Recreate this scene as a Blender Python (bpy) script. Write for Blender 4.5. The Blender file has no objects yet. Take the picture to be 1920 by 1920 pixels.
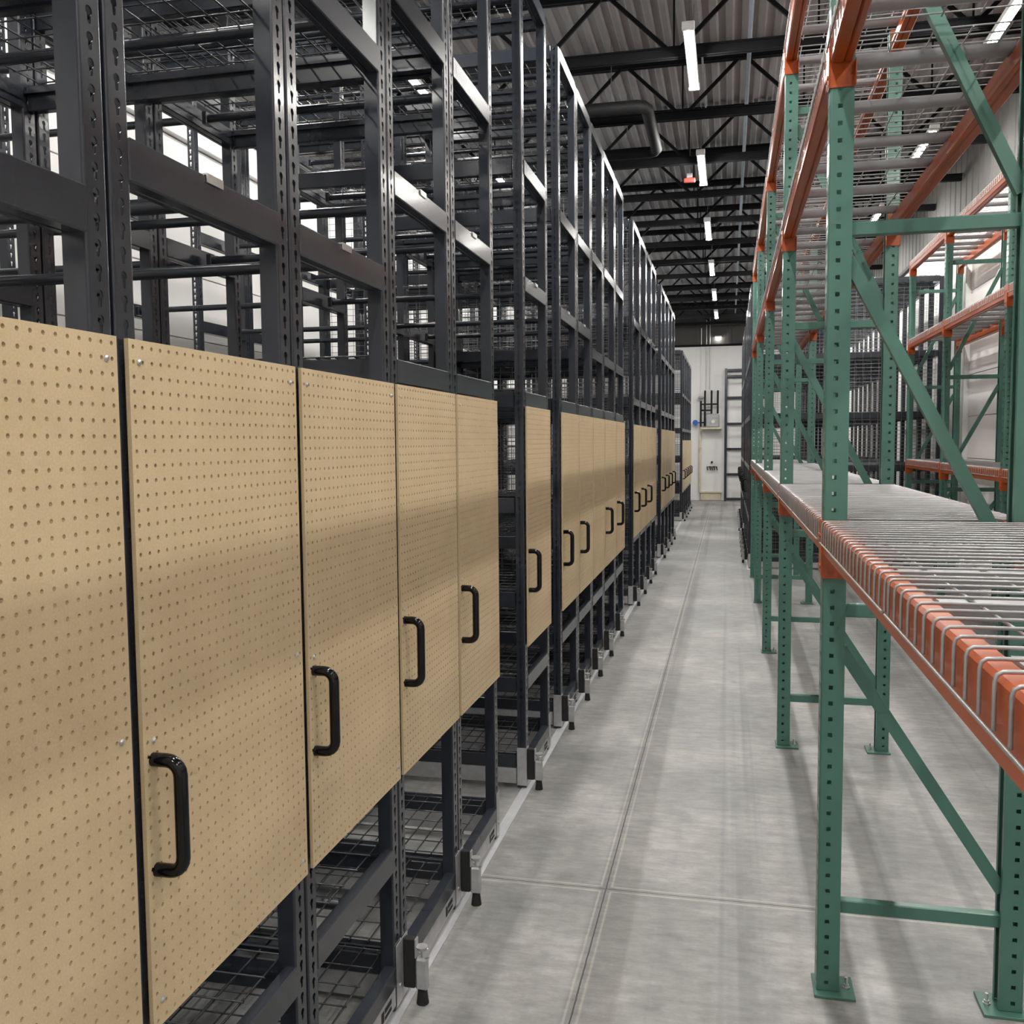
import bpy, math, random
from mathutils import Vector, Matrix
random.seed(7)
C = bpy.context.scene.collection
SC = bpy.context.scene
PI = math.pi

# ------------------------------------------------------------------ materials
def new_mat(name):
    m = bpy.data.materials.new(name); m.use_nodes = True
    nt = m.node_tree
    return m, nt, nt.nodes['Principled BSDF']

def noise_ramp(nt, scale, stops, detail=4, mapping=None, rough=0.6):
    N = nt.nodes
    tc = N.new('ShaderNodeTexCoord'); mp = N.new('ShaderNodeMapping')
    nt.links.new(tc.outputs['Object'], mp.inputs['Vector'])
    if mapping: mp.inputs['Scale'].default_value = mapping
    nz = N.new('ShaderNodeTexNoise'); nz.inputs['Scale'].default_value = scale
    nz.inputs['Detail'].default_value = detail; nz.inputs['Roughness'].default_value = rough
    nt.links.new(mp.outputs['Vector'], nz.inputs['Vector'])
    rp = N.new('ShaderNodeValToRGB')
    e = rp.color_ramp.elements
    e[0].position, e[0].color = stops[0][0], (*stops[0][1], 1)
    e[1].position, e[1].color = stops[-1][0], (*stops[-1][1], 1)
    for p, c in stops[1:-1]:
        k = e.new(p); k.color = (*c, 1)
    nt.links.new(nz.outputs['Fac'], rp.inputs['Fac'])
    return rp, nz

def paint(name, c, rough=0.35, metal=0.0, var=0.12, scale=6, coat=0.0, rvar=0.03, spec=0.5):
    m, nt, b = new_mat(name)
    lo = tuple(x*(1-var) for x in c); hi = tuple(min(1, x*(1+var)) for x in c)
    rp, nz = noise_ramp(nt, scale, [(0.3, lo), (0.7, hi)])
    nt.links.new(rp.outputs['Color'], b.inputs['Base Color'])
    mr = nt.nodes.new('ShaderNodeMapRange')
    mr.inputs['To Min'].default_value = max(0.02, rough-rvar); mr.inputs['To Max'].default_value = rough+rvar
    nt.links.new(nz.outputs['Fac'], mr.inputs['Value']); nt.links.new(mr.outputs['Result'], b.inputs['Roughness'])
    b.inputs['Metallic'].default_value = metal; b.inputs['Specular IOR Level'].default_value = spec
    b.inputs['Coat Weight'].default_value = coat; b.inputs['Coat Roughness'].default_value = 0.12
    return m

M = {}
M['char'] = paint('charcoal_steel', (0.020, 0.024, 0.033), 0.27, 0.0, 0.08, 3, 0.30, 0.015, 0.42)
M['charwire'] = paint('charcoal_wire', (0.055, 0.058, 0.066), 0.26, 0.3, 0.15, 9, 0.4)
M['netwire'] = paint('grey_net_wire', (0.20, 0.20, 0.21), 0.35, 0.4, 0.15, 9)
M['rail'] = paint('bright_rail', (0.62, 0.62, 0.64), 0.35, 0.4, 0.1, 9)
M['green'] = paint('green_paint', (0.060, 0.158, 0.125), 0.34, 0.0, 0.08, 3, 0.2)
M['orange'] = paint('orange_paint', (0.38, 0.066, 0.008), 0.33, 0.0, 0.14, 5, 0.2)
M['galv'] = paint('galvanised_wire', (0.34, 0.335, 0.34), 0.36, 0.5, 0.12, 12)
M['galvs'] = paint('galvanised_sheet', (0.50, 0.50, 0.51), 0.36, 0.6, 0.12, 25)
M['support'] = paint('grey_channel', (0.30, 0.30, 0.315), 0.42, 0.2, 0.10, 8)
M['black'] = paint('black_handle', (0.004, 0.004, 0.005), 0.13, 0.0, 0.2, 4, 0.0, 0.02, 0.35)
M['rubber'] = paint('black_rubber', (0.010, 0.010, 0.011), 0.7, 0.0, 0.2, 6)
M['screw'] = paint('zinc_screw', (0.6, 0.6, 0.58), 0.3, 0.8, 0.1, 30)
M['truss'] = paint('black_truss', (0.004, 0.0045, 0.006), 0.7, 0.0, 0.2, 3, 0, .03, 0.2)
M['deck'] = paint('roof_sheet', (0.27, 0.265, 0.27), 0.6, 0.0, 0.14, 1.3)
M['housing'] = paint('lamp_housing', (0.72, 0.72, 0.70), 0.4)
M['pipeblack'] = paint('black_pipe', (0.010, 0.010, 0.011), 0.6, spec=0.25)
M['meter'] = paint('grey_meter', (0.42, 0.43, 0.44), 0.45, 0.2)
M['cream'] = paint('cream_board', (0.68, 0.60, 0.45), 0.6)
M['white'] = paint('white_trim', (0.78, 0.77, 0.76), 0.45, 0, 0.04, 2)
M['blue'] = paint('blue_paint', (0.03, 0.12, 0.45), 0.4)
M['red'] = paint('red_paint', (0.5, 0.04, 0.03), 0.4)
M['wire'] = paint('steel_cable', (0.2, 0.2, 0.2), 0.4, 0.5)
M['pipe'] = paint('sprinkler_pipe', (0.25, 0.31, 0.36), 0.4)

def mat_peg():
    m, nt, b = new_mat('pegboard_hardboard')
    rp, nz = noise_ramp(nt, 3.5, [(0.3, (0.57, 0.43, 0.255)), (0.7, (0.66, 0.51, 0.315))], 8, None, 0.62)
    rp2, _ = noise_ramp(nt, 260, [(0.35, (0.88, 0.88, 0.88)), (0.65, (1.0, 1.0, 1.0))], 3)
    mx = nt.nodes.new('ShaderNodeMix'); mx.data_type = 'RGBA'; mx.blend_type = 'MULTIPLY'; mx.inputs[0].default_value = 1
    nt.links.new(rp.outputs['Color'], mx.inputs[6]); nt.links.new(rp2.outputs['Color'], mx.inputs[7])
    nt.links.new(mx.outputs[2], b.inputs['Base Color']); b.inputs['Roughness'].default_value = 0.5
    return m
M['peg'] = mat_peg()

def mat_emit(name, col, s):
    m, nt, b = new_mat(name)
    rp, nz = noise_ramp(nt, 2, [(0.2, tuple(x*0.97 for x in col)), (0.8, col)])
    nt.links.new(rp.outputs['Color'], b.inputs['Emission Color'])
    b.inputs['Emission Strength'].default_value = s
    b.inputs['Base Color'].default_value = (0.9, 0.9, 0.88, 1)
    return m
LAMP = 95.0
M['lamp2'] = mat_emit('lit_glass', (1.0, 0.985, 0.93), 14)
M['lamp'] = mat_emit('lit_tube', (1.0, 0.985, 0.93), LAMP)

def mat_floor():
    m, nt, b = new_mat('polished_concrete')
    N, L = nt.nodes, nt.links
    base, nz = noise_ramp(nt, 1.1, [(0.32, (0.160, 0.160, 0.163)), (0.5, (0.278, 0.276, 0.272)), (0.66, (0.425, 0.415, 0.40))], 12, (1, 0.8, 1), 0.70)
    fine, nf = noise_ramp(nt, 14, [(0.3, (0.66, 0.66, 0.66)), (0.7, (1.22, 1.22, 1.20))], 10, (0.5, 1.6, 1), 0.75)
    streak, ns = noise_ramp(nt, 1.0, [(0.36, (0.74, 0.74, 0.76)), (0.45, (1, 1, 1)), (0.7, (1.05, 1.04, 1.02))], 3, (7, 0.06, 1), 0.5)
    tc = N.new('ShaderNodeTexCoord'); sx = N.new('ShaderNodeSeparateXYZ'); L.new(tc.outputs['Object'], sx.inputs[0])
    def mul(a, c):
        x = N.new('ShaderNodeMix'); x.data_type = 'RGBA'; x.blend_type = 'MULTIPLY'; x.inputs[0].default_value = 1
        L.new(a, x.inputs[6]); L.new(c, x.inputs[7]); return x.outputs[2]
    col = mul(mul(base.outputs['Color'], fine.outputs['Color']), streak.outputs['Color'])
    def op(o, a, v=None):
        n = N.new('ShaderNodeMath'); n.operation = o
        if hasattr(a, 'links'): L.new(a, n.inputs[0])
        else: n.inputs[0].default_value = a
        if v is not None:
            if hasattr(v, 'links'): L.new(v, n.inputs[1])
            else: n.inputs[1].default_value = v
        return n.outputs[0]
    # wobble the coordinate a little so that the saw cuts look chipped
    wob = op('MULTIPLY', op('SUBTRACT', nf.outputs['Fac'], 0.5), 0.008)
    def dist(axis, c, period=None):
        s = op('ADD', sx.outputs[axis], wob)
        s = op('SUBTRACT', s, c)
        if period: s = op('SUBTRACT', op('MODULO', op('ADD', s, period*40.5), period), period/2)
        return op('ABSOLUTE', s)
    dx = dist(0, -0.462, 4.6); dy = dist(1, 3.645, 4.9)
    d = op('MINIMUM', dx, dy)
    cut = op('LESS_THAN', d, 0.0026)
    # pale grout edges on both sides of the cut
    edge = op('SUBTRACT', 1.0, op('MINIMUM', op('DIVIDE', op('ABSOLUTE', op('SUBTRACT', d, 0.021)), 0.007), 1.0))
    edge = op('MULTIPLY', edge, op('MULTIPLY', nf.outputs['Fac'], 1.1))
    m1 = N.new('ShaderNodeMix'); m1.data_type = 'RGBA'; L.new(edge, m1.inputs[0]); L.new(col, m1.inputs[6]); m1.inputs[7].default_value = (0.56, 0.53, 0.48, 1)
    m2 = N.new('ShaderNodeMix'); m2.data_type = 'RGBA'; L.new(cut, m2.inputs[0]); L.new(m1.outputs[2], m2.inputs[6]); m2.inputs[7].default_value = (0.05, 0.05, 0.05, 1)
    L.new(m2.outputs[2], b.inputs['Base Color'])
    mr = N.new('ShaderNodeMapRange'); mr.inputs['To Min'].default_value = 0.30; mr.inputs['To Max'].default_value = 0.62
    L.new(nz.outputs['Fac'], mr.inputs['Value']); L.new(mr.outputs['Result'], b.inputs['Roughness'])
    bp = N.new('ShaderNodeBump'); bp.inputs['Strength'].default_value = 0.10; bp.inputs['Distance'].default_value = 0.01
    L.new(nf.outputs['Fac'], bp.inputs['Height']); L.new(bp.outputs['Normal'], b.inputs['Normal'])
    return m
M['floor'] = mat_floor()

def mat_wall(name, c, var=0.04):
    m, nt, b = new_mat(name)
    rp, nz = noise_ramp(nt, 0.9, [(0.3, tuple(x*(1-var) for x in c)), (0.7, c)], 6, (1, 1, 0.5))
    nt.links.new(rp.outputs['Color'], b.inputs['Base Color']); b.inputs['Roughness'].default_value = 0.7; b.inputs['Specular IOR Level'].default_value = 0.25
    return m
M['wall'] = mat_wall('white_liner_panel', (0.84, 0.825, 0.82))
M['wallup'] = mat_wall('grey_insulated_panel', (0.085, 0.080, 0.076), 0.08)
M['door'] = mat_wall('white_door_panel', (0.74, 0.72, 0.71))

# ------------------------------------------------------------------ mesh builder
class MB:
    def __init__(s): s.v = []; s.f = []; s.sm = []
    def add(s, vs, fs, smooth=False):
        o = len(s.v); s.v += [tuple(v) for v in vs]
        s.f += [tuple(i+o for i in f) for f in fs]; s.sm += [smooth]*len(fs)
        return s
    def box(s, x0, x1, y0, y1, z0, z1, b=0.0):
        if b <= 0:
            vs = [(x0,y0,z0),(x1,y0,z0),(x1,y1,z0),(x0,y1,z0),(x0,y0,z1),(x1,y0,z1),(x1,y1,z1),(x0,y1,z1)]
            return s.add(vs, [(0,3,2,1),(4,5,6,7),(0,1,5,4),(1,2,6,5),(2,3,7,6),(3,0,4,7)])
        # chamfered box: 24 vertices
        X, Y, Z = (x0, x1), (y0, y1), (z0, z1); ids = {}; vs = []
        for ix in (0,1):
            for iy in (0,1):
                for iz in (0,1):
                    sx, sy, sz = (1-2*ix)*b, (1-2*iy)*b, (1-2*iz)*b
                    for a in range(3):
                        p = [X[ix]+sx, Y[iy]+sy, Z[iz]+sz]; p[a] = (X[ix], Y[iy], Z[iz])[a]
                        ids[(ix,iy,iz,a)] = len(vs); vs.append(p)
        fs = []
        g = lambda ix,iy,iz,a: ids[(ix,iy,iz,a)]
        for a in range(3):
            for e in (0,1):
                q = []
                for (u, w) in ((0,0),(1,0),(1,1),(0,1)):
                    k = [0,0,0]; k[a] = e; k[(a+1)%3] = u; k[(a+2)%3] = w
                    q.append(g(*k, a))
                fs.append(tuple(q) if e else tuple(reversed(q)))
        for a in range(3):
            b1, c1 = (a+1)%3, (a+2)%3
            for u in (0,1):
                for w in (0,1):
                    k0=[0,0,0]; k1=[0,0,0]; k0[a]=0; k1[a]=1
                    for k in (k0,k1): k[b1]=u; k[c1]=w
                    q = (g(*k0,b1), g(*k1,b1), g(*k1,c1), g(*k0,c1))
                    fs.append(q if (u+w)%2 == 0 else tuple(reversed(q)))
        for ix in (0,1):
            for iy in (0,1):
                for iz in (0,1):
                    t = (g(ix,iy,iz,0), g(ix,iy,iz,1), g(ix,iy,iz,2))
                    fs.append(t if (ix+iy+iz)%2 else tuple(reversed(t)))
        return s.add(vs, fs)
    def tube(s, path, r, n=8, caps=True):
        P = [Vector(p) for p in path]; rings = []
        up = None
        for i, p in enumerate(P):
            t = (P[min(i+1, len(P)-1)] - P[max(i-1, 0)]).normalized()
            if up is None:
                up = Vector((0,0,1)) if abs(t.z) < 0.9 else Vector((1,0,0))
            u = (up - t*up.dot(t)).normalized(); w = t.cross(u); up = u
            rings.append([p + (u*math.cos(2*PI*k/n) + w*math.sin(2*PI*k/n))*r for k in range(n)])
        vs = [v for rg in rings for v in rg]; fs = []
        for i in range(len(P)-1):
            for k in range(n):
                fs.append((i*n+k, i*n+(k+1)%n, (i+1)*n+(k+1)%n, (i+1)*n+k))
        s.add(vs, fs, True)
        if caps and n > 4:
            s.add(rings[0], [tuple(reversed(range(n)))]); s.add(rings[-1], [tuple(range(n))])
        return s
    def bar(s, p, q, w, h, side=(0,1,0)):
        p, q = Vector(p), Vector(q); t = (q-p).normalized(); u = Vector(side); u = (u - t*u.dot(t)).normalized(); k = t.cross(u)
        vs = [c + u*a*w/2 + k*b*h/2 for c in (p, q) for a, b in ((-1,-1),(1,-1),(1,1),(-1,1))]
        return s.add(vs, [(3,2,1,0),(4,5,6,7),(0,1,5,4),(1,2,6,5),(2,3,7,6),(3,0,4,7)])
    def cone(s, c, r0, r1, h, n=16, axis='z'):
        vs = []
        for r, d in ((r0, 0), (r1, h)):
            for k in range(n):
                a = 2*PI*k/n; u, w = r*math.cos(a), r*math.sin(a)
                if axis == 'z': vs.append((c[0]+u, c[1]+w, c[2]+d))
                elif axis == 'x': vs.append((c[0]+d, c[1]+u, c[2]+w))
                else: vs.append((c[0]+u, c[1]+d, c[2]+w))
        s.add(vs, [(k, (k+1)%n, n+(k+1)%n, n+k) for k in range(n)], True)
        return s.add(vs, [tuple(reversed(range(n))), tuple(range(n, 2*n))])
    def plate(s, nx, nz, cw, ch, hole, bnd, th, fn):
        """perforated plate: hole = points, bnd = matching points on a unit cell border; fn maps (u, w, depth) to xyz"""
        k = len(hole)
        for i in range(nx):
            for j in range(nz):
                u0, w0 = (i+.5)*cw, (j+.5)*ch
                vs = []
                for dth in (0, th):
                    vs += [fn(u0+bx*cw/2, w0+bz*ch/2, dth) for bx, bz in bnd]
                    vs += [fn(u0+hx, w0+hz, dth) for hx, hz in hole]
                fs = []
                for a in range(k):
                    b = (a+1) % k
                    fs.append((a, b, k+b, k+a)); fs.append((2*k+b, 2*k+a, 3*k+a, 3*k+b)); fs.append((k+a, k+b, 3*k+b, 3*k+a))
                s.add(vs, fs)
        W, H = nx*cw, nz*ch
        c = [(0,0),(W,0),(W,H),(0,H)]
        vs = [fn(u, w, d) for d in (0, th) for u, w in c]
        return s.add(vs, [(0,1,5,4),(1,2,6,5),(2,3,7,6),(3,0,4,7)])
    def mesh(s, name, mat):
        me = bpy.data.meshes.new(name); me.from_pydata(s.v, [], s.f)
        me.polygons.foreach_set('use_smooth', s.sm)
        mats = mat if isinstance(mat, (list, tuple)) else [mat]
        for m in mats: me.materials.append(m)
        me.update(); return me

def obj(name, me, parent=None, loc=(0,0,0), rot=(0,0,0), scale=(1,1,1)):
    o = bpy.data.objects.new(name, me); C.objects.link(o)
    o.location = loc; o.rotation_euler = rot; o.scale = scale
    if parent: o.parent = parent
    return o
def thing(name, label, cat, loc=(0,0,0), rotz=0, group=None):
    o = obj(name, None, None, loc, (0,0,rotz)); tag(o, label, cat, group); return o
def tag(o, label, cat, group=None):
    o['label'] = label; o['category'] = cat
    if group: o['group'] = group
    return o
def struct(name, me, **k):
    o = obj(name, me, **k); o['kind'] = 'structure'; return o

OCT = [(math.cos(a), math.sin(a)) for a in [(-135+45*i)*PI/180 for i in range(8)]]
B8 = [(-1,-1),(0,-1),(1,-1),(1,0),(1,1),(0,1),(-1,1),(-1,0)]
B12 = [(-1,-1),(-.33,-1),(.33,-1),(1,-1),(1,-.33),(1,.33),(1,1),(.33,1),(-.33,1),(-1,1),(-1,.33),(-1,-.33)]
KEY = [(-.0038,-.0125),(-.0014,-.0148),(.0014,-.0148),(.0038,-.0125),(.0044,-.0005),(.0082,.0035),(.0072,.0105),(.0028,.0140),(-.0028,.0140),(-.0072,.0105),(-.0082,.0035),(-.0044,-.0005)]
SQ = [(-1,-1),(0,-1),(1,-1),(1,0),(1,1),(0,1),(-1,1),(-1,0)]

# ------------------------------------------------------------------ room shell
XL, XR, Y0, Y1, ZT = -4.4, 2.92, -5.0, 29.0, 5.78
ZSPLIT = 4.6
fl = MB().box(XL-.2, XR+.2, Y0-.2, Y1+.2, -0.2, 0.0)
struct('floor', fl.mesh('floor', M['floor']))
# roof deck: trapezoidal ribs running along the aisle
rb = MB(); p = 0.152; prof = []
x = XL-.2
while x < XR+.2:
    prof += [(x, ZT), (x+.045, ZT), (x+.065, ZT+.028), (x+.132, ZT+.028)]; x += p
nP = len(prof)
rb.add([(a, Y0-.2, b) for a, b in prof] + [(a, Y1+.2, b) for a, b in prof] ,
       [(i, i+nP, i+nP+1, i+1) for i in range(nP-1)])
rb.box(XL-.2, XR+.2, Y0-.2, Y1+.2, ZT+.05, ZT+.15)
struct('ceiling', rb.mesh('ceiling', M['deck']))

def ribbed_wall(name, a0, a1, z0, z1, axis, c, sgn, mat, pitch, depth):
    """vertical ribs; axis 'y' = wall in a plane x=c; sgn = direction of the room"""
    b = MB(); t = a0; pts = []
    while t < a1:
        pts += [(t, 0), (t+pitch*.80, 0), (t+pitch*.86, depth), (t+pitch*.94, depth)]; t += pitch
    pts.append((a1+.01, 0)); n = len(pts)
    def P(u, d, z): return (c+sgn*d, u, z) if axis == 'y' else (u, c+sgn*d, z)
    b.add([P(u, d, z0) for u, d in pts] + [P(u, d, z1) for u, d in pts], [(i, i+1, n+i+1, n+i) for i in range(n-1)])
    if axis == 'y': b.box(min(c-sgn*.15, c-sgn*.01), max(c-sgn*.15, c-sgn*.01), a0, a1, z0, z1)
    else: b.box(a0, a1, min(c-sgn*.15, c-sgn*.01), max(c-sgn*.15, c-sgn*.01), z0, z1)
    return b.mesh(name, mat)
struct('wall_left', ribbed_wall('wall_left', Y0, Y1, 0, ZSPLIT, 'y', XL, 1, M['wall'], 0.9, 0.006))
struct('wall_left_upper', ribbed_wall('wall_left_upper', Y0, Y1, ZSPLIT, ZT+.04, 'y', XL, 1, M['wallup'], 0.30, 0.010))
struct('wall_right', ribbed_wall('wall_right', Y0, Y1, 0, ZSPLIT, 'y', XR, -1, M['wall'], 0.9, 0.006))
struct('wall_right_upper', ribbed_wall('wall_right_upper', Y0, Y1, ZSPLIT, ZT+.04, 'y', XR, -1, M['wallup'], 0.30, 0.010))
struct('wall_end', ribbed_wall('wall_end', XL, XR, 0, ZSPLIT, 'x', Y1, -1, M['wall'], 0.9, 0.006))
struct('wall_end_upper', ribbed_wall('wall_end_upper', XL, XR, ZSPLIT, ZT+.04, 'x', Y1, -1, M['wallup'], 0.9, 0.01))
struct('wall_back', MB().box(XL, XR, Y0-.15, Y0, 0, ZT+.04).mesh('wall_back', M['wall']))
struct('trim_1', MB().box(XL, XL+.06, Y0, Y1, ZSPLIT-.03, ZSPLIT+.03, .004).mesh('trim_1', M['truss']))
struct('trim_2', MB().box(XR-.06, XR, Y0, Y1, ZSPLIT-.03, ZSPLIT+.03, .004).mesh('trim_2', M['truss']))
struct('trim_3', MB().box(XL+.06, XR-.06, Y1-.06, Y1, ZSPLIT-.03, ZSPLIT+.03, .004).mesh('trim_3', M['truss']))

def dock_door(name, xw, sgn, ya, yb, zt):
    """sectional door in a side wall; sgn points into the room"""
    b = MB(); nrow = 8; h = zt/nrow
    lo, hi = sorted((xw+sgn*.012, xw+sgn*.03))
    for i in range(nrow): b.box(lo, hi, ya, yb, i*h+.004, (i+1)*h-.004, .003)
    d = struct(name, b.mesh(name, M['door']))
    f = MB(); lo, hi = sorted((xw+sgn*.008, xw+sgn*.09))
    f.box(lo, hi, ya-.14, ya-.002, 0, zt+.14, .005); f.box(lo, hi, yb+.002, yb+.14, 0, zt+.14, .005); f.box(lo, hi, ya-.002, yb+.002, zt+.002, zt+.14, .005)
    obj('door_frame', f.mesh('door_frame', M['white']), d)
    return d
dock_door('door_1', XL, 1, 5.2, 8.5, 4.25)
dock_door('door_2', XR, -1, 9.2, 12.75, 4.1)
dock_door('door_3', XL, 1, 0.6, 3.9, 4.25)

# ------------------------------------------------------------------ roof trusses
def truss_meshes():
    zb, zt = 5.13, 5.66
    top = MB(); bot = MB(); web = MB()
    for y in (-.035, .008):
        top.box(XL+.02, XR-.02, y, y+.027, zt-.01, zt+.06); top.box(XL+.02, XR-.02, min(y, y+.0)-.0, y+.027, zt+.052, zt+.062)
        bot.box(XL+.02, XR-.02, y, y+.027, zb-.035, zb+.035)
    bot.box(XL+.02, XR-.02, -.065, .065, zb+.035, zb+.045)
    top.box(XL+.02, XR-.02, -.065, .065, zt+.062, zt+.072)
    x = -0.49-0.6*6
    while x < XR:
        for dx in (-.6, .6):
            if XL < x+dx < XR: web.bar((x+.03*(1 if dx>0 else -1), 0, zb+.02), (x+dx-.04*(1 if dx>0 else -1), 0, zt), .028, .034)
        if XL+.1 < x < XR-.1: web.bar((x, 0, zb+.03), (x, 0, zt), .012, .016)
        x += 1.2
    return top.mesh('chord', M['truss']), bot.mesh('chord', M['truss']), web.mesh('web', M['truss'])
TT, TB_, TW = truss_meshes()
ORD = ['first', 'second', 'third', 'fourth', 'fifth', 'sixth', 'seventh', 'eighth', 'ninth', 'tenth', 'eleventh', 'twelfth', 'thirteenth', 'fourteenth']
TY = [2.12+1.62*k for k in range(17)]
vis = 0
for k, y in enumerate(TY):
    if y < 7:
        lab = 'black open-web roof truss in the near part of the roof above the mesh-topped racks'
    elif y < 19:
        lab = 'black open-web roof truss over the aisle, %s from the near edge of the roof seen' % ORD[vis]; vis += 1
    else:
        lab = 'black open-web roof truss over the aisle in the far dark part of the roof'
    t = thing('roof_truss', lab, 'truss', (0, y, 0), 0, 'black roof trusses')
    obj('top_chord', TT, t); obj('bottom_chord', TB_, t); obj('web', TW, t)
for i, (xx, lb) in enumerate([(-.745, 'left one of the two long black bracing bars running along the roof'), (-.625, 'right one of the two long black bracing bars running along the roof')]):
    m = MB().bar((xx, 1.5, 5.205), (xx, 28.6, 5.205), .045, .045)
    tag(obj('bracing_bar', m.mesh('bracing_bar', M['truss'])), lb, 'bar', 'roof bracing bars')
m = MB().tube([(.16, 4, 5.42), (.16, 28.9, 5.42)], .02, 8)
for y in range(5, 28, 3): m.tube([(.16, y, 5.43), (.16, y, 5.66)], .006, 5)
tag(obj('sprinkler_pipe', m.mesh('sprinkler_pipe', M['pipe'])), 'slim blue-grey pipe running along the roof right of the bright lamps', 'pipe')
m = MB().tube([(-.28, 5.2, 5.5), (-.28, 12.2, 5.52)], .011, 6)
tag(obj('conduit', m.mesh('conduit', M['galvs'])), 'thin grey conduit running along the roof beside the nearest bright lamp', 'conduit')
m = MB().tube([(-4.2, 7.75, 5.62), (2.8, 7.75, 5.62)], .012, 6)
tag(obj('conduit', m.mesh('conduit', M['galvs'])), 'thin pale conduit crossing under the roof sheets before the nearest full truss', 'conduit')
# radiant heater
h = thing('radiant_heater', 'black U-shaped tube heater hanging beneath the roof trusses left of the lamps', 'heater', (0,0,0))
r_ = .062
obj('burner_tube', MB().tube([(-2.6, 9.55, 5.04), (-.9, 9.55, 5.04), (-.84, 9.58, 5.04), (-.81, 9.65, 5.04), (-.81, 10.95, 5.04), (-.84, 11.03, 5.04), (-.9, 11.06, 5.04), (-2.6, 11.06, 5.04)], r_, 14).mesh('tube', M['pipeblack']), h)
hw = MB()
for px_, py_ in ((-1.15, 9.55), (-2.2, 9.55), (-1.15, 11.06), (-2.2, 11.06)): hw.tube([(px_, py_, 5.09), (px_, py_, 5.7)], .004, 5)
obj('hanging_wire', hw.mesh('wire', M['wire']), h)
m = thing('beam_detector', 'small red fitting hanging from the roof beside the second lit lamp', 'sensor', (-.5, 12.3, 5.0))
obj('body', MB().box(-.07, .07, -.03, .03, 0, .055, .01).mesh('body', M['red']), m)
obj('mount', MB().box(-.035, .035, -.025, .025, .055, .11, .005).tube([(0,0,.11),(0,0,.62)], .006, 6).mesh('mount', M['galvs']), m)

# ------------------------------------------------------------------ lamps
LZ = 5.0
hm = MB().box(-.045, .045, -.64, .64, .018, .06, .006).mesh('housing', M['housing'])
dm = MB()
n = 8; vs = []
for y in (-.62, .62):
    for k in range(n+1):
        a = PI + PI*k/n; vs.append((.032*math.cos(a), y, .018+.024*math.sin(a)))
dm.add(vs, [(k, k+1, n+2+k, n+1+k) for k in range(n)], True)
dm.add(vs, [tuple(range(n+1)), tuple(reversed(range(n+1, 2*n+2)))])
dm = dm.mesh('diffuser', M['lamp'])
em = MB().box(-.05, .05, .641, .68, .0, .065, .006).mesh('end_cap', M['white'])
wm = MB().tube([(0,-.45,.06),(0,-.45,.68)], .003, 5).tube([(0,.45,.06),(0,.45,.68)], .003, 5).mesh('hanging_wire', M['wire'])
rows = {'middle': -.335, 'left': -2.78, 'right': 2.08}
for rn, xx in rows.items():
    for k in range(9):  # first three in each row are added lamps that brighten the near racks
        y = -1.6 + 3.36*k
        if rn != 'middle': y += -.25
        if y > 28.3: continue
        if rn == 'middle':
            if k < 3: lab = 'long lit tube lamp added above the view to light the near racks'
            else: lab = 'long lit tube lamp over the aisle, %s from the near end of the aisle row' % ORD[k-3]
        else:
            side = {'left': 'above the dark racks on the left', 'right': 'above the green rack on the right'}[rn]
            lab = 'long lit tube lamp %s, %s along its row' % (side, ORD[k])
        t = thing('tube_lamp', lab, 'lamp', (xx, y, LZ), 0, 'hanging tube lamps')
        obj('lamp_housing', hm, t); obj('diffuser', dm, t); obj('end_cap', em, t); obj('end_cap', em, t, scale=(1,-1,1)); obj('hanging_wire', wm, t)

# ------------------------------------------------------------------ dark mobile shelving
UW = .658; BAY = 1.2; PH = 4.13; CH = .0406
def post_mesh(mir):
    b = MB(); w, d, t = .056, .045, .0022; r = .005; n = 101; s = -1 if mir else 1
    # aisle face with keyholes
    b.plate(1, n, w-2*r, CH, KEY, B12, t, lambda u, z, k: (-k, s*(r+u), z+.01))
    # outer flange with keyholes, inner flange plain
    b.plate(1, n, d-r, CH, [(a*.9, c) for a, c in KEY], B12, t, lambda u, z, k: (-r-u, s*k, z+.01))
    top = n*CH+.01
    y0, y1 = sorted((s*(w-t), s*w)); b.box(-d, -r, y0, y1, .01, top)
    for (cy, a0) in ((r, 1.0*PI), (w-r, .5*PI)):
        seg = 4; vs = []
        for z in (.01, top):
            for k in range(seg+1):
                a = a0 + .5*PI*k/seg
                # rounded corner between face (x=0) and the flange
                ox = -r + r*math.cos(.5*PI*k/seg); oy = -r*math.sin(.5*PI*k/seg) if cy == r else r*math.sin(.5*PI*k/seg)
                vs.append((ox, s*(cy+oy), z))
        b.add(vs, [(k, k+1, seg+2+k, seg+1+k) for k in range(seg)], True)
    return b.mesh('upright_post', M['char'])
POST = [post_mesh(False), post_mesh(True)]
BL = UW - .006 - 2*.056
# cross beam (y direction); origin at unit's near edge
def beam_y(h, clip=True):
    b = MB(); y0, y1 = .059, UW-.059
    b.box(-.030, .002, y0-.004, y1+.004, -h, 0, .003)
    b.box(-.048, -.031, y0, y1, -h, -h+.02, .002)
    return b.mesh('cross_beam', M['char'])
BY = beam_y(.075)
clip = MB().box(-.034, .005, UW/2-.03, UW/2+.03, .0005, .004, .0005).box(.0025, .006, UW/2-.03, UW/2+.03, -.014, .004, .0005).mesh('clip', M['screw'])
def side_beam():
    b = MB()
    b.box(-BAY+.002, -.05, -.022, .010, -.08, 0, .003); b.box(-BAY+.002, -.05, .011, .026, -.03, -.022)
    return b.mesh('side_beam', M['char'])
SB = side_beam()
TUBE = MB().tube([(-BAY+.05, 0, 0), (-.05, 0, 0)], .0165, 14).box(-.052, -.031, -.026, .026, -.028, .024, .002).box(-BAY+.03, -BAY+.052, -.026, .026, -.028, .024, .002).mesh('hanging_rail', M['char'])
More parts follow.
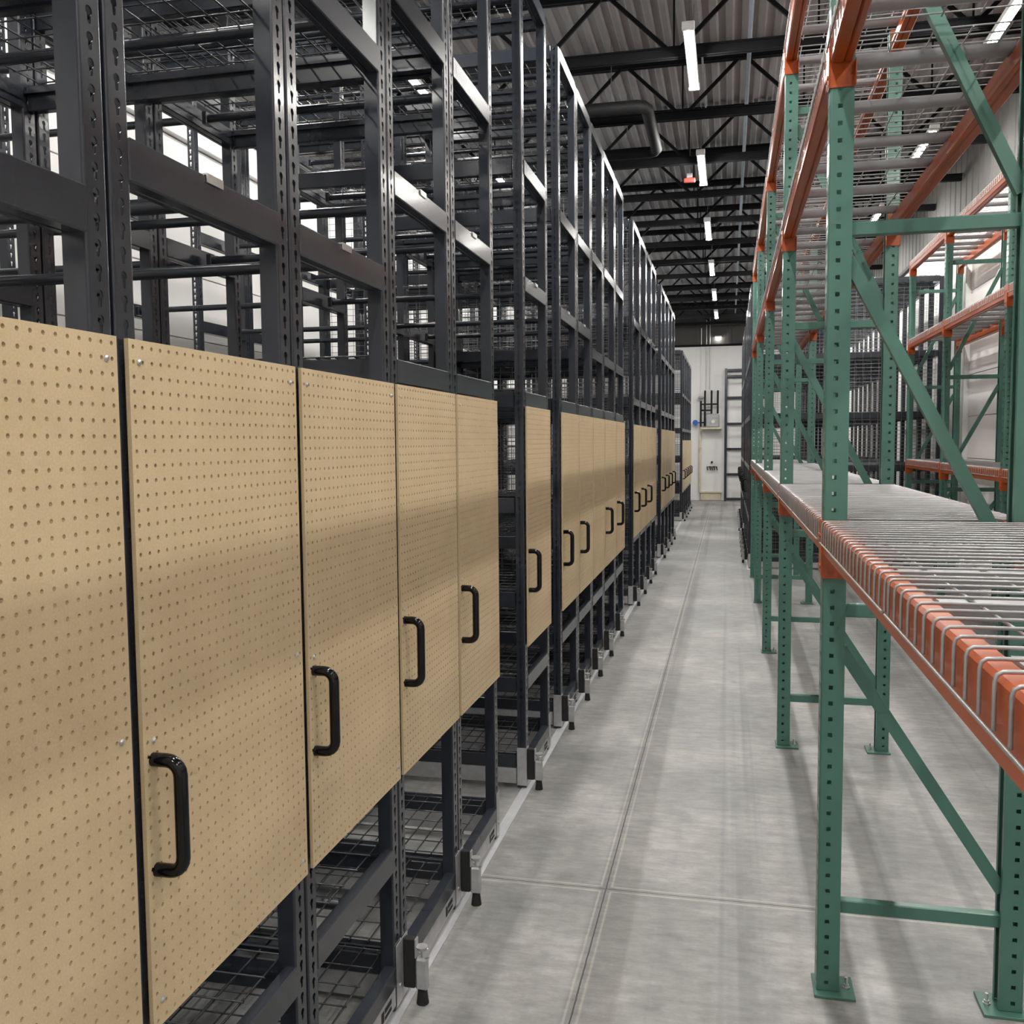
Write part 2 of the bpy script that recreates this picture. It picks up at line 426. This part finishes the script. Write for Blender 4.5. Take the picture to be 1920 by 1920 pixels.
def deck_mesh():
    b = MB(); r = .0028
    x = -.055
    while x > -BAY+.03:
        b.tube([(x, .012, .004), (x, UW-.012, .004)], r, 6, False); x -= .0645
    y = .03
    while y < UW:
        b.tube([(-BAY+.03, y, .0088), (-.045, y, .0088)], r, 6, False); y += .0998
    return b.mesh('wire_deck', M['charwire'])
DECK = deck_mesh()
def net_mesh(z0, z1):
    b = MB(); r = .0019; x = -.06
    while x > -BAY+.02:
        b.tube([(x, 0, z0), (x, 0, z1)], r, 4, False); x -= .1
    z = z0+.01
    while z < z1:
        b.tube([(-.04, .004, z), (-BAY+.02, .004, z)], r, 4, False); z += .052
    return b.mesh('mesh_panel', M['netwire'])
NET = net_mesh(.22, 3.98)
NETH = net_mesh(.22, 1.95)
# base carriage
def carriage():
    b = MB(); L = 2*BAY+.04
    g = MB()
    for y in (.006, UW-.028):
        g.box(-L, -.052, y, y+.022, .024, .105, .002)
    g.box(-.010, .004, .062, UW-.062, .030, .092, .002)
    for xx in (-L+.02, -BAY-.01): g.box(xx, xx+.03, .03, UW-.03, .030, .092)
    # wheels
    for xx in (-.07, -BAY-.045, -2*BAY):
        for y in (.075, UW-.105): g.cone((xx, y, .032), .026, .026, .022, 14, 'y'); g.cone((xx-.01, y-.004, .032), .012, .012, .03, 10, 'y')
    b.box(-.034, .006, .058, UW-.058, .094, .156, .003)
    for y in (.004, UW-.036): b.box(-L, -.052, y, y+.032, .107, .175, .003)
    return b.mesh('base_beam', M['char']), g.mesh('base_carriage', M['galvs'])
CARB, CARG = carriage()
SHOE = MB().box(-.047, .003, .0003, .0027, .018, .215).box(.0015, .004, .0003, .050, .018, .215).cone((.004, .022, .075), .008, .008, .004, 10, 'x').mesh('post_shoe', M['galvs'])
# floor brake: black bumper, grey lever with screw, rubber foot
BR1 = MB().box(.005, .042, .004, .030, .050, .212, .003).mesh('bumper', M['rubber'])
BR2 = MB().box(.043, .083, .003, .028, .045, .150, .006).box(.043, .048, .003, .028, .150, .212, .001).cone((.064, .015, .178), .016, .019, .010, 16).tube([(.064,.015,.15),(.064,.015,.18)], .0045, 8).mesh('brake_lever', M['galvs'])
BR3 = MB().tube([(.050,.030,.152),(.060,.044,.158),(.072,.052,.160)], .004, 6).tube([(.078,.010,.152),(.090,.006,.158)], .004, 6).mesh('wing_screw', M['screw'])
BR4 = MB().cone((.064, .015, .001), .020, .015, .044, 18).mesh('rubber_foot', M['rubber'])
dcl = MB()
for a, b_, c_, d_ in ((.470,.492,.044,.080),(.498,.556,.044,.056),(.498,.556,.064,.080)): dcl.box(.0042, .0047, a, b_, c_, d_)
DECAL = dcl.mesh('decal', M['rubber'])
# pegboard 24 x 48 in, one hole per inch
PW, PHT = .630, 1.219
def peg(th=.0080):
    b = MB(); cw, ch = PW/24, PHT/48
    b.plate(24, 48, cw, ch, [(a*.0040, c*.0040) for a, c in OCT], B8, -th, lambda u, z, k: (th+k, u, z))
    return b.mesh('pegboard_panel', M['peg'])
PEG = peg()
SCREW = MB().cone((0,0,0), .0062, .0062, .0012, 14, 'x').cone((.0012,0,0), .0052, .0022, .0026, 14, 'x').mesh('screw', M['screw'])
R = .0125
def arc(): 
    P = [(0, 0, -.100)]; 
    P += [(.030, 0, -.100)]
    for k in range(1, 6):
        a = .5*PI*k/5; P.append((.030+.026*math.sin(a), 0, -.100+.026*(1-math.cos(a))))
    P2 = [(x, y, -z) for x, y, z in reversed(P)]
    return P+P2
HAND = MB().tube(arc(), R, 16).mesh('pull_handle', M['black'])

def shelving(y0, levels, label, peg_on=True, handle=True, width=1.0, side=-1, x0=-1.0, net=False, height=1.0, brake=True, screws=True, light=False):
    t = thing('mobile_shelving_rack', label, 'shelving rack', (x0, y0, 0), 0 if side < 0 else PI, 'dark mobile shelving racks')
    t.scale = (1, width, height)
    for j in range(3):
        x = -j*BAY
        obj('upright_post', POST[0], t, (x, .003, 0)); obj('upright_post', POST[1], t, (x, UW-.003, 0))
    for z, kind in levels:
        for j in range(3):
            o = obj('cross_beam', BY, t, (-j*BAY, 0, z))
            if j == 0 and kind == 't' and screws: obj('clip', clip, o)
        for j in range(2):
            if kind in 'dt' and z > .3:
                obj('hanging_rail', TUBE, t, (-j*BAY, UW/2, z-.045))
            if kind == 'd' and not (light and j == 1 and 2.1 < z < 4):
                obj('side_beam', SB, t, (-j*BAY, .03, z)); obj('side_beam', SB, t, (-j*BAY, UW-.03, z), scale=(1, -1, 1))
                obj('wire_deck', DECK, t, (-j*BAY, 0, z))
    if net:
        for j in range(2):
            obj('mesh_panel', NET if net != 'low' else NETH, t, (-j*BAY, .006, 0))
            obj('mesh_panel', NET if net != 'low' else NETH, t, (-j*BAY, UW-.006, 0), scale=(1,-1,1))
    obj('base_beam', CARB, t); obj('base_carriage', CARG, t); obj('wire_deck', DECK, t, (0,0,.176)); obj('wire_deck', DECK, t, (-BAY,0,.176))
    obj('post_shoe', SHOE, t); obj('post_shoe', SHOE, t, (0, UW, 0), scale=(1,-1,1))
    if brake and screws: obj('decal', DECAL, t)['label'] = 'small black printed mark on the galvanised base'
    if brake:
        k = obj('floor_brake', BR2, t); obj('bumper', BR1, k)['label'] = 'black rubber bumper block'; obj('wing_screw', BR3, k); obj('rubber_foot', BR4, k)['label'] = 'black rubber foot'
    if peg_on:
        pg = obj('pegboard_panel', PEG, t, (.007, (UW-PW)/2, .741)); pg['label'] = 'tan pegboard end panel'
        if screws:
            for yy, zz in ((.028, PHT-.038), (PW-.028, PHT-.038), (.028, .045), (PW-.028, .045), (.03, .52), (PW-.028, .545)):
                obj('screw', SCREW, pg, (.0081, yy, zz))
    if handle:
        obj('pull_handle', HAND, t, (.0125 if peg_on else .002, .040, 1.128))['label'] = 'glossy black tubular pull handle'
    return t

A13 = [(.53,'d'), (2.305,'t'), (2.93,'d'), (4.12,'d')]
A45 = [(2.04,'d'), (2.61,'t'), (3.20,'d'), (4.12,'d'), (1.35,'t'), (.95,'t')]
FULL = [(.58,'d'), (1.02,'d'), (1.50,'d'), (2.035,'d'), (2.61,'t'), (3.18,'d'), (4.12,'d')]
CL = [(.60,'d'), (1.2,'d'), (2.035,'d'), (2.60,'t'), (3.18,'d'), (4.12,'d')]
CM = [(.60,'d'), (1.2,'d'), (2.035,'d'), (2.48,'d'), (3.2,'d'), (4.12,'d')]
D_ = [(.75,'d'), (1.5,'d'), (2.25,'d'), (3.1,'d'), (4.12,'d')]
cam_txt = 'from the camera'
U = []
U.append((.742, [(.53,'d'), (2.195,'t'), (2.93,'d'), (4.12,'d')], "dark shelving rack nearest the camera, pegboard cut off by the photo's left edge", {}))
U.append((1.41, A13, 'dark shelving rack with widest whole pegboard in view and the largest black handle', {}))
U.append((2.073, A13, 'dark shelving rack third from the camera, right behind the one with the largest handle', {}))
U.append((2.742, A45, 'dark shelving rack fourth from the camera, with the nearest rubber-footed floor brake', {}))
U.append((3.402, A45, 'dark shelving rack fifth from the camera, last before the first open gap in the row', {}))
U.append((4.645, FULL, 'dark shelving rack standing alone between two gaps, single pegboard and black handle', {}))
cl = ['first', 'second', 'third', 'fourth', 'fifth']
for i, (y, w, hd) in enumerate([(5.685, 1.02, True), (6.365, 1.03, True), (7.05, 1.04, False), (7.74, 1.06, True), (8.565, 1.08, True)]):
    U.append((y, CL if i < 2 else CM, 'pegboard-ended shelving rack, %s of the block of five after the lone rack' % cl[i], {'handle': hd, 'width': w, 'net': i > 2}))
for i, (y, hd) in enumerate([(10.2, True), (11.03, True), (11.86, True), (12.66, False)]):
    U.append((y, D_, 'dark pegboard-ended shelving rack, %s of the block of four mid-way down the aisle' % cl[i], {'handle': hd, 'width': 1.24, 'net': i % 2 == 0, 'screws': False}))
for i in range(4):
    U.append((14.5+.93*i, D_, 'dark pegboard-ended shelving rack, %s of the block of four after the mid-aisle block' % cl[i], {'width': 1.39, 'net': i % 2 == 0, 'screws': False}))
for i in range(5):
    U.append((21.3+1.0*i, D_, 'dark lower shelving rack, %s of the last block of five before the end wall' % cl[i], {'width': 1.5, 'net': True, 'height': .915, 'screws': False}))
for i, (y, lv, lab, kw) in enumerate(U):
    nx = U[i+1][0] if i+1 < len(U) else y+1.0
    last = kw.pop('width', 1.0)
    pitch = nx-y
    if i in (4, 5, 10, 14, 18, 23): pitch = {4: .65, 5: .672, 10: .72}.get(i, U[i][0]-U[i-1][0])
    shelving(y, lv, lab, width=(pitch-.003)/UW, light=i < 9, **kw)
# right-hand dark racks behind the green racks, turned round to face the aisle from the other side
for i in range(12):
    y = 13.5 + .675*i + (1.0 if i >= 6 else 0) + UW
    shelving(y, D_, ('dark meshed shelving rack right of the aisle beyond the green rack, %s of its row' % ORD[i]), False, i > 1, 1.0, 1, .285, i in (0, 6), .95, True, False)
for xx, lb in ((-1.0, 'bright metal floor rail beneath the front feet of the dark racks'), (-2.2, 'metal floor rail beneath the middle posts of the dark racks'), (-3.4, 'metal floor rail beneath the rear posts of the dark racks'), (.29, None), (1.5, None), (2.68, None)):
    a, bb = (.2, 27.5) if xx < 0 else (13.3, 23.2)
    if lb is None: lb = 'metal floor rail beneath the dark racks on the right, ' + {.29: 'along the aisle', 1.5: 'middle one', 2.68: 'nearest the right wall'}[xx]
    m = MB().box(xx-.025, xx+.025, a, bb, .0006, .0045, .001).box(xx-.008, xx+.008, a, bb, .0045, .007)
    tag(obj('floor_rail', m.mesh('floor_rail', M['rail'])), lb, 'rail', 'floor rails')

# ------------------------------------------------------------------ green pallet racks
GH = 4.0; GD = .61; GW = .076
def gpost(mir):
    """C post: web towards the aisle (x=0), perforated flanges at y=0 and y=.07, open towards the rack"""
    b = MB(); s = -1 if mir else 1; w = .072; t = .0025; r = .006; ch = .0508; n = 78
    hole = [(a*.0066, c*.0066) for a, c in SQ]
    off = .004
    def F(u, z, k): return (s*(r+u), k, z+.012)
    def G(u, z, k): return (s*(r+u), w-k, z+.012)
    hl = [(a-.008, c) for a, c in hole]
    b.plate(1, n, .064, ch, hl, B8, t, F); b.plate(1, n, .064, ch, hl, B8, t, G)
    top = n*ch+.012
    # web with teardrop slots
    drop = [(-.0035,-.009),(0,-.011),(.0035,-.009),(.007,.001),(.006,.008),(0,.010),(-.006,.008),(-.007,.001)]
    for y_ in (0, 1):
        b.plate(1, n, .030, ch, drop, B8, t, (lambda yo: (lambda u, z, k: (s*k, yo+u, z+.012)))(r if y_ == 0 else w-r-.030))
    # returned lips
    x0, x1 = sorted((s*(r+.064-t), s*(r+.064)))
    b.box(x0, x1, t, .016, .012, top); b.box(x0, x1, w-.016, w-t, .012, top)
    for cy, sg in ((r, -1), (w-r, 1)):
        vs = [(s*(r-r*math.cos(.5*PI*k/4)), cy+sg*r*math.sin(.5*PI*k/4), z) for z in (.012, top) for k in range(5)]
        b.add(vs, [(k, k+1, 6+k, 5+k) for k in range(4)], True)
    return b.mesh('upright_post', M['green'])
GP = [gpost(False), gpost(True)]
def gbrace():
    b = MB(); y0, y1 = .020, .052
    b.box(.066, GD-.066, y0, y1, -.021, .021, .003)
    ds = []
    for (za, zb) in ((1.12, .38), (2.33, 1.40), (3.52, 2.50)):
        d = MB(); d.bar((.064, .036, za), (GD-.064, .036, zb), .030, .038); ds.append(d.mesh('diagonal_brace', M['green']))
    return b.mesh('horizontal_brace', M['green']), ds
GB1, GB2 = gbrace()
FP = MB().box(-.008, .118, -.03, .10, .001, .010, .001).mesh('foot_plate', M['green'])
ANC = MB().cone((.096, .035, .0101), .011, .011, .003, 14).cone((.096, .035, .0131), .0085, .0085, .008, 6).cone((.096, .035, .0211), .005, .005, .022, 10).mesh('anchor_bolt', M['screw'])
def gbeam(L, far=False):
    """step beam along y; origin at its top outer edge; length L between posts, with end connectors"""
    b = MB()
    b.box(0, .040, .004, L-.004, -.100, 0, .006); b.box(.0402, .062, .004, L-.004, -.100, -.040, .004)
    return b.mesh('beam', M['orange'])
def gconn():
    b = MB()
    b.box(-.006, .064, 0, .004, -.160, .010, .001)       # plate across the beam end
    b.box(-.006, -.002, -.040, .0, -.160, .010, .001)    # leg wrapping the post face
    for z in (-.135, -.04): b.cone((-.0095, -.018, z), .007, .007, .004, 10, 'x')
    return b.mesh('connector', M['orange'])
GCON = gconn()
def gconn_side():
    # the orange shoe on the camera side of a post under the beam end
    b = MB()
    b.box(-.004, .072, -.0045, -.0012, -.172, -.098, .001)
    b.box(-.0045, -.0012, -.0045, .040, -.172, .004, .001)
    b.box(.068, .0715, -.030, -.0012, -.172, -.098, .001)
    return b.mesh('connector', M['orange'])
def gdeck(L):
    """wire deck with waterfall front and rear; covers length L"""
    w = MB(); n = int(round(L/.0625)); r = .0027
    for i in range(n):
        y = .016 + (L-.032)*i/(n-1)
        P = [(-.006, y, -.058), (-.006, y, -.004), (-.004, y, .004), (.002, y, .0075), (.02, y, .008), (GD-.02, y, .008), (GD-.002, y, .0075), (GD+.004, y, .004), (GD+.006, y, -.004), (GD+.006, y, -.04)]
        w.tube(P, r, 8)
    w.tube([(-.0115, .010, -.058), (-.0115, L-.010, -.058)], r, 8); w.tube([(GD+.0115, .010, -.04), (GD+.0115, L-.010, -.04)], r, 8)
    k = 5
    for i in range(k):
        x = .09 + (GD-.18)*i/(k-1); w.tube([(x, .006, .0026), (x, L-.006, .0026)], r, 8)
    s = MB()
    if 1:
        yc = 0; h = .034; a = .030
        prof = [(-a, .0), (-a*.9, -h*.55), (-a*.6, -h*.9), (0, -h), (a*.6, -h*.9), (a*.9, -h*.55), (a, .0)]
        vs = [(x, yc+u, v-.001) for x in (.043, GD-.043) for u, v in prof]; q = len(prof)
        s.add(vs, [(i, i+1, q+i+1, q+i) for i in range(q-1)], True)
        s.add(vs, [(0, q, 2*q-1, q-1)]); s.add(vs, [tuple(range(q)), tuple(reversed(range(q, 2*q)))])
    return w.mesh('wire_deck', M['galv']), s.mesh('support_channel', M['support'])

def pallet_rack(label, x0, frames, levels, flip=False):
    t = thing('pallet_rack', label, 'pallet rack', (x0, 0, 0), 0)
    for y in frames:
        for z in (.285, 1.245, 2.42, 3.60): obj('horizontal_brace', GB1, t, (0, y, z))
        for d in GB2: obj('diagonal_brace', d, t, (GD if flip else 0, y, 0), scale=(-1 if flip else 1, 1, 1))
        for s, xx, me in ((1, 0, GP[0]), (-1, GD, GP[1])):
            f = obj('upright_post', me, t, (xx, y, 0))
            obj('foot_plate', FP, f, (0, 0, 0), scale=(s, 1, 1))
            obj('anchor_bolt', ANC, f, (0, 0, 0), scale=(s, 1, 1))['label'] = 'zinc anchor bolt'
    conn_side = gconn_side()
    cache = {}
    for a, b in zip(frames[:-1], frames[1:]):
        L = b - a - .072
        key = round(L, 3)
        if key not in cache: cache[key] = (gbeam(L), gdeck((L-.02)/2))
        bm, (dw, ds) = cache[key]
        for z in levels:
            for s, xx in ((1, 0), (-1, GD)):
                o = obj('beam', bm, t, (xx, a+.072, z), scale=(s, 1, 1))
                obj('connector', GCON, o, (0, .0, 0)); obj('connector', GCON, o, (0, L, 0), scale=(1, -1, 1))
                obj('connector', conn_side, o, (0, L, 0))
            for k in range(2):
                d = obj('wire_deck', dw, t, (0, a+.072+.005+k*(L/2), z))
                for q in (.14, .5, .86): obj('support_channel', ds, d, (0, (L-.02)/2*q, 0))
    return t
LV = [1.520, 3.005, 3.965]
pallet_rack('green and orange pallet rack with wire decks, nearest on the right of the aisle', .290, [.50, 3.075, 5.60, 8.12, 10.64, 12.62], LV)
pallet_rack('green and orange pallet rack standing along the right wall behind the near green rack', 2.18, [1.55, 3.84, 6.13, 8.42, 10.72, 12.72], LV, True)

# ------------------------------------------------------------------ pegboard and odds on the far walls
o = obj('pegboard_sheet', PEG, None, (2.885, 13.4, .74), (0, 0, PI)); tag(o, 'single tan pegboard sheet standing against the right wall beyond the green racks', 'pegboard')
sup = obj('wall_batten', MB().box(-.03, -.006, .04, .08, -.735, 1.2).box(-.03, -.006, PW-.08, PW-.04, -.735, 1.2).mesh('batten', M['cream']), o)
# gas meter assembly on end wall
YW = Y1-.001
g = thing('meter_assembly', 'grey gas meter with black pipes on a cream shelf on the end wall', 'gas meter', (-.47, YW, 2.12))
obj('shelf', MB().box(-.33, .27, -.34, 0, 0, .05, .006).bar((-.27, -.04, -.02), (-.27, -.3, 0), .03, .03).mesh('shelf', M['cream']), g)
mt = obj('meter_body', MB().box(-.18, .20, -.28, -.06, .052, .44, .03).box(-.13, -.06, -.287, -.281, .15, .28, .002).box(.0, .15, -.290, -.281, .33, .41, .003).mesh('meter', M['meter']), g)
obj('dial', MB().cone((.02, -.30, .22), .05, .045, .018, 20, 'y').mesh('dial', M['white']), mt)
pp = MB()
for xx in (-.22, -.03, .15):
    pp.tube([(xx, -.16, .46 if xx > -.2 else .1), (xx, -.16, 1.05), (xx+.0, -.12, 1.12), (xx, -.03, 1.13), (xx, 0, 1.13)], .028, 12)
pp.tube([(-.34, -.16, .08), (-.34, -.16, .84)], .028, 12); pp.tube([(-.34, -.16, .74), (.15, -.16, .74)], .022, 12); pp.tube([(-.34, -.16, .56), (-.03, -.16, .56)], .026, 12); pp.tube([(-.34, -.16, .20), (-.19, -.16, .20)], .022, 10)
obj('black_pipe', pp.mesh('pipe', M['pipeblack']), g)
obj('regulator', MB().cone((-.34, -.16, .88), .03, .10, .05, 18).cone((-.34, -.16, .93), .10, .06, .05, 18).mesh('regulator', M['meter']), g)
obj('vent_pipe', MB().tube([(-.34, -.16, .98), (-.34, -.1, 1.1), (-.34, -.03, 1.3), (-.34, -.03, 3.0)], .012, 8).mesh('vent', M['white']), g)
v = obj('valve_wheel', MB().cone((-.50, -.2, .20), .08, .08, .09, 18, 'y').tube([(-.50, -.12, .20), (-.34, -.12, .20)], .018, 8).mesh('valve', M['blue']), g); v['label'] = 'blue valve'
o = tag(obj('conduit_pipe', MB().tube([(-.83, YW-.05, .262), (-.83, YW-.05, 2.08)], .035, 12).box(-.87, -.79, YW-.095, YW, 1.55, 1.59).mesh('conduit', M['cream'])), 'cream vertical pipe on the end wall, left below the gas meter shelf', 'pipe')
o = tag(obj('wall_box', MB().box(-.80, -.22, YW-.12, YW, .001, .22, .01).box(-.83, -.19, YW-.15, YW, .221, .26, .005).mesh('wall_box', M['cream'])), 'low cream box with a lid on the floor against the end wall', 'box')
hb = MB()
for i, xx in enumerate((-.62, -.54, -.48, -.42, -.34)): hb.tube([(xx, YW, .98+.03*(i % 2)), (xx, YW-.06, .98+.03*(i % 2)), (xx+.02, YW-.08, .90)], .015, 8)
hb.tube([(-.64, YW-.05, 1.0), (-.32, YW-.05, 1.0)], .012, 8); hb.cone((-.48, YW-.06, 1.14), .03, .03, .05, 12, 'y')
tag(obj('tap_manifold', hb.mesh('taps', M['pipeblack'])), 'small cluster of black taps low on the end wall under the gas meter', 'taps')
for xx in (-.16, -.06):
    tag(obj('vertical_conduit', MB().tube([(xx-.5, YW-.03, 3.3), (xx-.5, YW-.03, 5.5)], .014, 8).mesh('conduit', M['galvs'])), 'thin vertical conduit high on the end wall above the gas meter, %s of two' % ('left' if xx < -.1 else 'right'), 'conduit', 'end wall conduits')
# dark open rack against the end wall
rk = thing('open_shelving_frame', 'dark empty shelving frame standing flat against the white end wall', 'shelving rack', (-.12, 28.52, 0))
for xx in (0, 1.2):
    for yy in (0, .38):
        obj('upright_post', MB().box(xx, xx+.07, yy, yy+.045, 0, 3.88, .003).mesh('upright_post', M['char']), rk)
for z in (.02, .75, 1.5, 2.24, 3.0, 3.62, 3.80):
    b = MB().box(.072, 1.198, .002, .032, z, z+.06, .003).box(.072, 1.198, .395, .423, z, z+.06, .003)
    obj('shelf_beam', b.mesh('shelf_beam', M['char']), rk)
# wall light by the end
wl = thing('wall_lamp', 'small bright lamp fixed high on the end wall over the aisle', 'lamp', (-.32, YW-.10, 4.78))
obj('lamp_housing', MB().box(-.10, .10, -.02, .098, .05, .09, .004).mesh('wl', M['housing']), wl)
obj('lamp_glass', MB().box(-.07, .07, -.01, .05, -.03, .048, .012).mesh('wl2', M['lamp2']), wl)
wd = thing('dock_fan', 'pale fixture hanging at the far end of the roof above the wall lamp', 'fixture', (-.45, 27.2, 5.35)) if False else None

# ------------------------------------------------------------------ camera
f_, v1, v3 = 1775.0, (1366, 826), (174, 27730)
d1 = Vector((v1[0]-960, v1[1]-960, f_)).normalized()
d3 = Vector((v3[0], v3[1], f_)); d3 = (d3 - d1*d3.dot(d1)).normalized()
rt = d3.cross(d1); up = -d3
cx = Vector((rt.x, d1.x, up.x)); cy = Vector((rt.y, d1.y, up.y)); cz = Vector((rt.z, d1.z, up.z))
mw = Matrix.Identity(4)
for i in range(3):
    mw[i][0] = cx[i]; mw[i][1] = -cy[i]; mw[i][2] = -cz[i]
mw.translation = Vector((0, 0, 1.78))
cd = bpy.data.cameras.new('camera'); cam = bpy.data.objects.new('camera', cd); C.objects.link(cam)
cam.matrix_world = mw; cd.sensor_width = 36; cd.lens = 36*f_/1920; cd.clip_start = .02; cd.clip_end = 100
SC.camera = cam

# ------------------------------------------------------------------ world and colour management
w = bpy.data.worlds.new('world'); SC.world = w; w.use_nodes = True
w.node_tree.nodes['Background'].inputs['Color'].default_value = (0.8, 0.85, 1.0, 1)
w.node_tree.nodes['Background'].inputs['Strength'].default_value = 0.1
SC.view_settings.view_transform = 'Standard'; SC.view_settings.look = 'None'
SC.view_settings.exposure = 1.43; SC.view_settings.gamma = 1.0
SC.view_settings.use_curve_mapping = False
SC.cycles.adaptive_threshold = 0.04
SC.cycles.adaptive_min_samples = 16
SC.cycles.max_bounces = 5
SC.cycles.diffuse_bounces = 3
